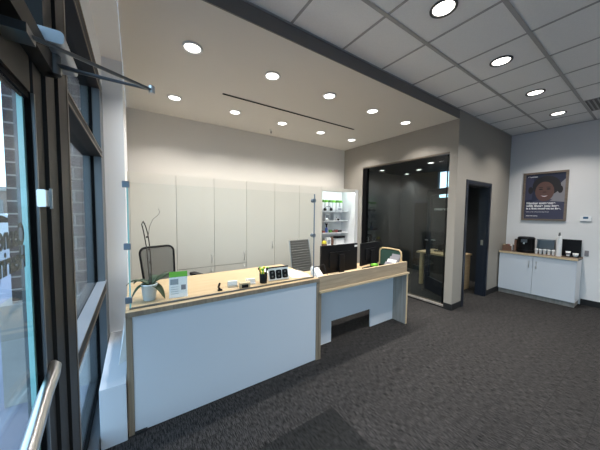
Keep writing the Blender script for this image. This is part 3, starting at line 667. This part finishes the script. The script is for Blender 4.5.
for k, (x, y, r, w, h, lb) in enumerate(((1.42, 2.62, -6, .30, .22, 'large white paper sheet on the counter, farthest from the screen'), (1.46, 2.42, 8, .30, .21, 'white paper sheet in the middle of the counter end'), (1.51, 2.25, -14, .21, .15, 'small white paper sheet at the counter corner by the screen post'))):
    q = MB(); q.box(-w/2, w/2, -h/2, h/2, .0003+k*.0012, .0013+k*.0012, M['paper'])
    for j in range(4): q.box(-w*.38, w*.2, -h*.3+j*.04, -h*.3+j*.04+.004, .0013+k*.0012, .0015+k*.0012, M['pgrey'])
    o = q.build('paper_sheet'); o.location = (x, y, ZT); o.rotation_euler = (0, 0, math.radians(r)); tag(o, lb, 'paper', 'paper sheets on the counter')
# desk things
ZD = .7645
m1 = monitor('large black monitor seen from behind on the lower desk', (2.30, 2.46, ZD), math.radians(0), .66, .37, .045)
q = MB(); q.box(.27, .325, -.0145, -.0125, .365, .392, M['whitep']); q.build('sticker', m1, 0)['label'] = 'white sticker'
q = MB(); q.rbox(-.045, .055, -.058, -.056, .02, .05, M['steeld'], .002, 1); q.box(-.03, -.01, -.0312, -.0302, .21, .23, M['silver']); q.build('badge', m1)
monitor('second black monitor turned away, right of the large one', (2.96, 2.50, ZD), math.radians(10), .52, .33, .07)
t = thing('desk_phone', 'white desk phone with black cord at the left end of the lower desk', 'phone', (1.75, 2.20, ZD), math.radians(10))
q = MB(); q.add([(-.07, -.06, 0), (.07, -.06, 0), (.07, .08, 0), (-.07, .08, 0), (-.07, -.06, .06), (.07, -.06, .06), (.07, .08, .2), (-.07, .08, .2)], [(3, 2, 1, 0), (4, 5, 6, 7), (0, 1, 5, 4), (1, 2, 6, 5), (2, 3, 7, 6), (3, 0, 4, 7)], M['whitep']); q.build('body', t, .006)
q = MB(); q.tube([(-.055, -.05, .085), (-.055, .0, .155), (-.055, .07, .215)], [.02, .012, .02], M['whitep'], 10); q.build('handset', t)
q = MB(); q.tube([(.03, .05, .21), (.05, -.02, .25), (.03, -.07, .20), (.06, -.075, .12), (.04, -.08, .05), (.075, -.09, .008)], .005, M['black'], 6); q.build('cord', t)
t = thing('sticky_notes', 'lime green sticky notes between the two monitors', 'sticky notes', (2.62, 2.13, ZD)); q = MB(); q.box(-.045, .045, -.03, .03, 0, .150, M['black']); q.build('note_box', t); q = MB(); q.box(-.04, .04, -.028, .028, .1505, .175, M['lime']); q.build('notes', t)
t = thing('document_tray', 'tray of tilted papers at the right end of the lower desk', 'tray', (3.06, 2.19, ZD))
q = MB(); q.box(-.15, .15, -.1, .1, 0, .012, M['black']); q.box(-.15, -.14, -.1, .1, .012, .12, M['black']); q.box(.14, .15, -.1, .1, .012, .12, M['black']); q.build('tray', t)
for k in range(4):
    R = Matrix.Translation((-.12+k*.05, 0, .02)) @ Matrix.Rotation(math.radians(32-4*k), 4, 'Y')
    q = MB(); q.box(0, .006, -.07, .07, 0, .15+.03*k, M['pgrey'] if k != 1 else M['paper'], R); q.build('paper', t)

# ------------------------------------------------------------------ coffee station
CX = 6.25; CY0, CY1 = .83, 1.91
t = thing('coffee_cabinet', 'white two-door cabinet with wood top under the poster', 'cabinet', (CX, CY0, 0)); DW = CY1-CY0; DD = XF-CX-.012
q = MB(); q.box(.02, DD, 0, DW, .09, .825, M['whitewall']); q.box(.018, .02, .005, DW-.005, .09, .82, M['cabin']); q.build('body', t)
q = MB(); q.box(.05, DD, .01, DW, 0, .0895, M['oakg']); q.build('plinth', t)
q = MB(); q.box(-.015, DD, -.012, DW+.01, .826, .862, M['walnut']); q.box(-.018, -.0152, -.012, DW+.01, .826, .862, M['oakt']); q.build('worktop', t)
for k, (a, b) in enumerate(((.003, DW*.52-.0025), (DW*.52+.0025, DW-.003))):
    q = MB(); q.box(0, .0175, a, b, .095, .82, M['white']); d = q.build('door', t, .001)
    hy = b-.05 if k == 0 else a+.05
    h = MB(); h.tube([(-.001, hy, .60), (-.026, hy, .605), (-.028, hy, .66), (-.026, hy, .715), (-.001, hy, .72)], .006, M['steel'], 8); h.build('handle', d)
ZK = .8625
def kitem(name, label, cat, x, y, rz=0, group=None): return thing(name, label, cat, (x, y, ZK), math.radians(rz), group)
t = kitem('sugar_caddy', 'low brown caddy in the corner of the coffee cabinet', 'caddy', 6.43, 1.825)
q = MB(); q.box(-.07, .07, -.075, .075, 0, .008, M['walnut']); q.box(-.07, -.062, -.075, .075, .008, .11, M['brown']); q.box(.062, .07, -.075, .075, .008, .11, M['brown']); q.box(-.062, .062, -.004, .004, .008, .11, M['brown']); q.build('caddy', t)
for k in range(4): q = MB(); q.box(-.05, .05, -.07+k*.038, -.045+k*.038, .009, .125, M[['paper', 'red', 'brown', 'oakt'][k]]); q.build('packet_stack', t)
t = kitem('coffee_maker', 'round black coffee maker on the coffee cabinet', 'coffee maker', 6.44, 1.55)
q = MB(); q.lathe([(.13, 0), (.135, .02), (.135, .05)], M['black'], n=30); q.build('base', t)
q = MB(); q.lathe([(.128, .051), (.128, .26), (.132, .265), (.132, .285), (.11, .305), (.0001, .312)], M['black'], n=30); q.build('housing', t)
q = MB(); q.box(-.142, -.128, -.045, .045, .20, .262, M['steeld']); q.tube([(-.135, 0, .20), (-.137, 0, .17)], .012, M['steel'], 8); q.build('spout', t)
q = MB(); q.rbox(-.05, .05, .136, .172, .01, .23, M['brown'], .015, 2); q.box(-.04, .04, .14, .168, .2305, .25, M['black']); q.build('water_tank', t)
t = kitem('cup_rack', 'dark pod rack holding a row of white cups on the coffee cabinet', 'rack', 6.50, 1.315)
q = MB(); q.box(-.02, .10, -.15, .09, 0, .012, M['black']); q.box(.085, .10, -.15, .09, .012, .27, M['steeld']); q.box(.0, .085, -.15, -.14, .012, .27, M['steeld']); q.box(.0, .085, .08, .09, .012, .27, M['steeld']); q.box(-.0, .085, -.14, .08, .25, .262, M['steeld']); q.build('rack', t)
for k in range(5):
    c = kitem('coffee_cup', 'small white cup in the row before the dark rack, %s' % ['leftmost', 'second from left', 'middle', 'second from right', 'rightmost'][k], 'cup', 6.40, 1.385-k*.058, 0, 'row of small white cups')
    q = MB(); q.lathe([(.017, 0), (.025, .075), (.027, .078), (.027, .082), (.022, .078), (.015, .005)], M['whitep'], n=18); q.build('cup', c)
    q = MB(); q.lathe([(.0275, .0825), (.0275, .09), (.02, .095), (.0001, .096)], M['whitep'], n=18); q.build('lid', c)
t = kitem('airpot', 'tall pale thermal pump pot on the coffee cabinet', 'pot', 6.36, 1.078)
q = MB(); q.lathe([(.036, 0), (.038, .01), (.036, .30), (.034, .315)], M['whitep'], n=24); q.build('body', t)
q = MB(); q.lathe([(.034, .316), (.034, .35), (.024, .37), (.0001, .375)], M['whitep'], n=24); q.build('lid', t)
q = MB(); q.tube([(.03, 0, .365), (.01, 0, .425), (-.04, 0, .42), (-.06, 0, .37)], .009, M['steeld'], 8); q.build('handle', t)
t = kitem('black_tray', 'black upright tray behind the small cups at the right of the coffee cabinet', 'tray', 6.475, .94)
q = MB(); q.box(.12, .14, -.10, .21, 0, .30, M['black']); q.box(-.06, .1195, -.10, .10, 0, .01, M['black']); q.build('tray', t)
t = kitem('tumbler', 'white cup with grey pattern on the black tray', 'cup', 6.46, .975); t.location.z += .0105
q = MB(); q.lathe([(.022, 0), (.034, .085), (.031, .085), (.02, .005)], M['whitep'], n=20); q.build('cup', t); q = MB(); q.lathe([(.0265, .025), (.0315, .06)], M['pgrey'], n=20); q.build('pattern', t)
t = kitem('sugar_bowl', 'low white bowl at the right end of the black tray', 'bowl', 6.46, .885); t.location.z += .0105
q = MB(); q.lathe([(.022, 0), (.036, .025), (.038, .06), (.034, .06), (.03, .02)], M['whitep'], n=20); q.build('bowl', t)
t = thing('outlet_cover', 'small grey wall plate beside the coffee cabinet', 'outlet', (XF-.001, .78, .93)); q = MB(); q.box(-.008, 0, -.025, .025, -.05, .05, M['pgrey']); q.build('plate', t)

# ------------------------------------------------------------------ poster & thermostat
PY0, PY1, PZ0, PZ1 = 1.06, 1.695, 1.49, 2.44
t = thing('poster', 'framed portrait poster of a smiling person with white text', 'poster', (XF-.001, PY1, PZ0))
w = PY1-PY0; h = PZ1-PZ0
def PB(): return basis((0, -1, 0), (0, 0, 1), (-1, 0, 0), (0, 0, 0))   # u right, v up, n toward room
F = PB(); fw = .035
q = MB(); q.box(0, w, 0, fw, 0, .03, M['pframe'], F); q.box(0, w, h-fw, h, 0, .03, M['pframe'], F); q.box(0, fw, fw, h-fw, 0, .03, M['pframe'], F); q.box(w-fw, w, fw, h-fw, 0, .03, M['pframe'], F); q.build('frame', t)
def ell(cx, cy, a, b, n=28, rot=0):
    return [(cx+a*math.cos(k*2*PI/n)*math.cos(rot)-b*math.sin(k*2*PI/n)*math.sin(rot), cy+a*math.cos(k*2*PI/n)*math.sin(rot)+b*math.sin(k*2*PI/n)*math.cos(rot)) for k in range(n)]
q = MB(); q.box(fw, w-fw, fw, h-fw, .0, .010, M['pnavy'], F)
lay = .0101
def blob(pr, m):
    global lay
    q.prism(pr, lay, lay+.0003, m, 2, F); lay += .0004
def clip(pr): return [(min(max(u, fw+.001), w-fw-.001), min(max(v, fw+.001), h-fw-.001)) for u, v in pr]
blob(clip([(fw, .40), (fw, .86), (.16, .90), (.14, .42)]), M['pnav2'])
blob(clip([(.44, .60), (.60, .80), (.61, .40), (.36, .34)]), M['pgrey'])
blob(clip(ell(.34, .68, .20, .19)), M['hair'])
blob(clip(ell(.115, .60, .035, .07)), M['hair']); blob(clip(ell(.535, .60, .035, .07)), M['hair'])
blob(clip([(.13, .36), (.25, .42), (.45, .42), (.61, .34), (.61, .04), (.04, .04), (.04, .30)]), M['pnav2'])
blob(clip(ell(.32, .57, .135, .19)), M['skin'])
blob(ell(.265, .615, .030, .012), M['hair']); blob(ell(.375, .615, .030, .012), M['hair'])
blob(ell(.265, .65, .036, .007), M['hair']); blob(ell(.375, .65, .036, .007), M['hair'])
blob(ell(.32, .555, .028, .018), M['skind'])
blob([(.255+.13*k/12, .495-.038*math.sin(PI*k/12)) for k in range(13)]+[(.385-.13*k/12, .495-.012*math.sin(PI*k/12)) for k in range(1, 12)], M['red'])
blob([(.268+.104*k/12, .492-.022*math.sin(PI*k/12)) for k in range(13)]+[(.372-.104*k/12, .492-.010*math.sin(PI*k/12)) for k in range(1, 12)], M['paper'])
blob([(.40, .385), (.60, .56), (.60, .36)], M['pgrey'])
q.build('picture', t)
def ptxt(s, sz, u, v, b=0.0): return text('poster_text', s, sz, M['paper'], F @ Matrix.Translation((u, v, .0175)), t, bold=b)
ptxt('Having someone', .062, .065, .325, .002); ptxt('with those you love', .058, .065, .272, .002); ptxt('is a first moment to live.', .05, .065, .222, .002)
ptxt('Visit us for a free hearing check', .026, .065, .165); ptxt('connecthearing', .028, .065, .085, .0008)
ptxt('connect', .034, .10, .855, .0008)
q = MB(); q.tube([(.07, .862, .0178), (.078, .872, .0178), (.095, .876, .0178)], .003, M['paper'], 5); o = q.build('poster_mark', t); o.data.transform(F)
t = thing('thermostat', 'small white thermostat with blue display on the far wall', 'thermostat', (XF-.001, .82, 1.55))
q = MB(); q.rbox(-.022, 0, -.065, .065, -.045, .045, M['whitep'], .008, 0); q.build('body', t); q = MB(); q.box(-.0235, -.0222, -.03, .03, -.005, .03, mat('thermostat_display', (.03, .10, .2), .3)); q.build('display', t)

# ------------------------------------------------------------------ outside
sbox('ground', -60, 30, -30, 120, -.24, -.125, m=M['asphalt'])
q = MB(); q.box(-2.6, XO-.001, -8, 14, -.125, -.02, M['paving'])
struct(q.build('sidewalk'))
q = MB(); q.box(-.86, XW-.141, 3.0, 3.7, .78, 3.14, M['brick']); struct(q.build('brick_pier'))
q = MB(); q.box(-.92, XW-.141, 2.95, 3.75, -.02, .78, M['stone']); q.box(-.93, XW-.141, 2.94, 3.76, .78, .83, M['stone']); struct(q.build('pier_base'))
q = MB(); q.box(-.5, XW-.161, 2.98, 3.7, 3.14, 4.4, mat('fascia_panel', (.32, .36, .42), .5, .2)); struct(q.build('facade_panel'))
q = MB(); q.box(-.68, -.59, 3.0, 3.1, 3.14, 4.6, M['navy']); struct(q.build('canopy_post'))
q = MB(); q.box(XW-.36, XW-.165, -6, 2.97, 2.80, 4.5, mat('facade_top', (.2, .2, .2), .8)); struct(q.build('facade_header'))
# distant building and cars
t = thing('shop_building', 'long brown shop building across the car park', 'building', (-16, 46, -.125))
q = MB(); q.box(-30, 22, 0, 10, 0, 3.9, M['farbrick']); q.build('walls', t); q = MB(); q.box(-30.2, 22.2, -.2, 10, 3.9, 4.4, M['stone']); q.build('parapet', t)
for k in range(9): q = MB(); q.box(-28+k*5.4, -24.5+k*5.4, -.05, -.001, .4, 2.8, M['steeld']); q.build('shop_window', t)
def car(label, loc, rz, m):
    t = thing('car', label, 'car', loc, rz, 'parked cars')
    body = [(-2.2, .35), (-2.25, .75), (-2.1, .95), (-1.3, 1.0), (-.75, 1.42), (.7, 1.45), (1.35, 1.02), (2.1, .85), (2.25, .6), (2.2, .3)]
    q = MB(); q.prism(body, -.85, .85, m, 1); q.build('car_body', t, .05)
    q = MB(); q.prism([(-1.15, 1.0), (-.7, 1.36), (.62, 1.38), (1.15, 1.02)], -.86, .86, M['gasket'], 1); q.build('side_window', t)
    for x in (-1.35, 1.35):
        for y in (-.78, .78): q = MB(); q.cyl((x, y-.1, .32), .32, .2, M['tyre'], 20, 1); q.cyl((x, y-.105, .32), .18, .21, M['steel'], 16, 1); q.build('wheel', t)
    return t
car('silver car parked across the lot, seen through the entrance door', (-6.3, 19.5, -.125), math.radians(8), M['carpaint'])
car('white car parked farther left across the lot', (-9.2, 23.5, -.125), math.radians(15), mat('white_car', (.75, .77, .8), .3))

# ------------------------------------------------------------------ world & camera
w = bpy.data.worlds.new('World'); bpy.context.scene.world = w; w.use_nodes = True; nt = w.node_tree
bg = nt.nodes['Background']; tc = nt.nodes.new('ShaderNodeTexCoord'); sx = nt.nodes.new('ShaderNodeSeparateXYZ'); cr = nt.nodes.new('ShaderNodeValToRGB')
cr.color_ramp.elements[0].position = .0; cr.color_ramp.elements[0].color = (.56, .78, .95, 1); cr.color_ramp.elements[1].position = .7; cr.color_ramp.elements[1].color = (.33, .54, .84, 1)
nt.links.new(tc.outputs['Generated'], sx.inputs[0]); nt.links.new(sx.outputs[2], cr.inputs[0]); nt.links.new(cr.outputs[0], bg.inputs[0]); bg.inputs[1].default_value = 3.5
for (y0, y1, z0, z1) in ((1.37, 2.72, .1, 2.64), (-.85, .95, .1, 2.64), (-3.1, -1.0, .1, 2.64)):   # sampling portals in the window openings, emit nothing
    l = bpy.data.lights.new('window_portal', 'AREA'); l.shape = 'RECTANGLE'; l.size = z1-z0; l.size_y = y1-y0; l.cycles.is_portal = True
    o = bpy.data.objects.new('window_portal', l); C.objects.link(o); o.location = (XO-.02, (y0+y1)/2, (z0+z1)/2); o.rotation_euler = (0, -PI/2, 0)

l = bpy.data.lights.new('window_portal', 'AREA'); l.shape = 'RECTANGLE'; l.size = 3.1; l.size_y = 1.7; l.cycles.is_portal = True
o = bpy.data.objects.new('window_portal', l); C.objects.link(o); o.location = (1.64, YN-.14, 1.65); o.rotation_euler = (PI/2, 0, 0)
yaw, pitch, roll = .5904, -.05498, .010915
fw_ = Vector((math.sin(yaw)*math.cos(pitch), math.cos(yaw)*math.cos(pitch), math.sin(pitch))); r_ = Vector((math.cos(yaw), -math.sin(yaw), 0)); u_ = r_.cross(fw_)
r2 = r_*math.cos(roll)+u_*math.sin(roll); u2 = -r_*math.sin(roll)+u_*math.cos(roll)
cam = bpy.data.cameras.new('camera'); co = bpy.data.objects.new('camera', cam); C.objects.link(co)
cam.sensor_width = 36; cam.sensor_fit = 'HORIZONTAL'; cam.lens = 36*246.95/600; cam.clip_start = .01; cam.clip_end = 500
co.matrix_world = basis(r2, u2, -fw_, (0, 0, 1.62))
sc = bpy.context.scene; sc.camera = co
sc.view_settings.view_transform = 'Standard'; sc.view_settings.look = 'None'; sc.view_settings.gamma = 1; sc.view_settings.exposure = 0.15
sc.view_settings.use_curve_mapping = False
sc.cycles.max_bounces = 8; sc.cycles.transparent_max_bounces = 24; sc.cycles.sample_clamp_indirect = 6
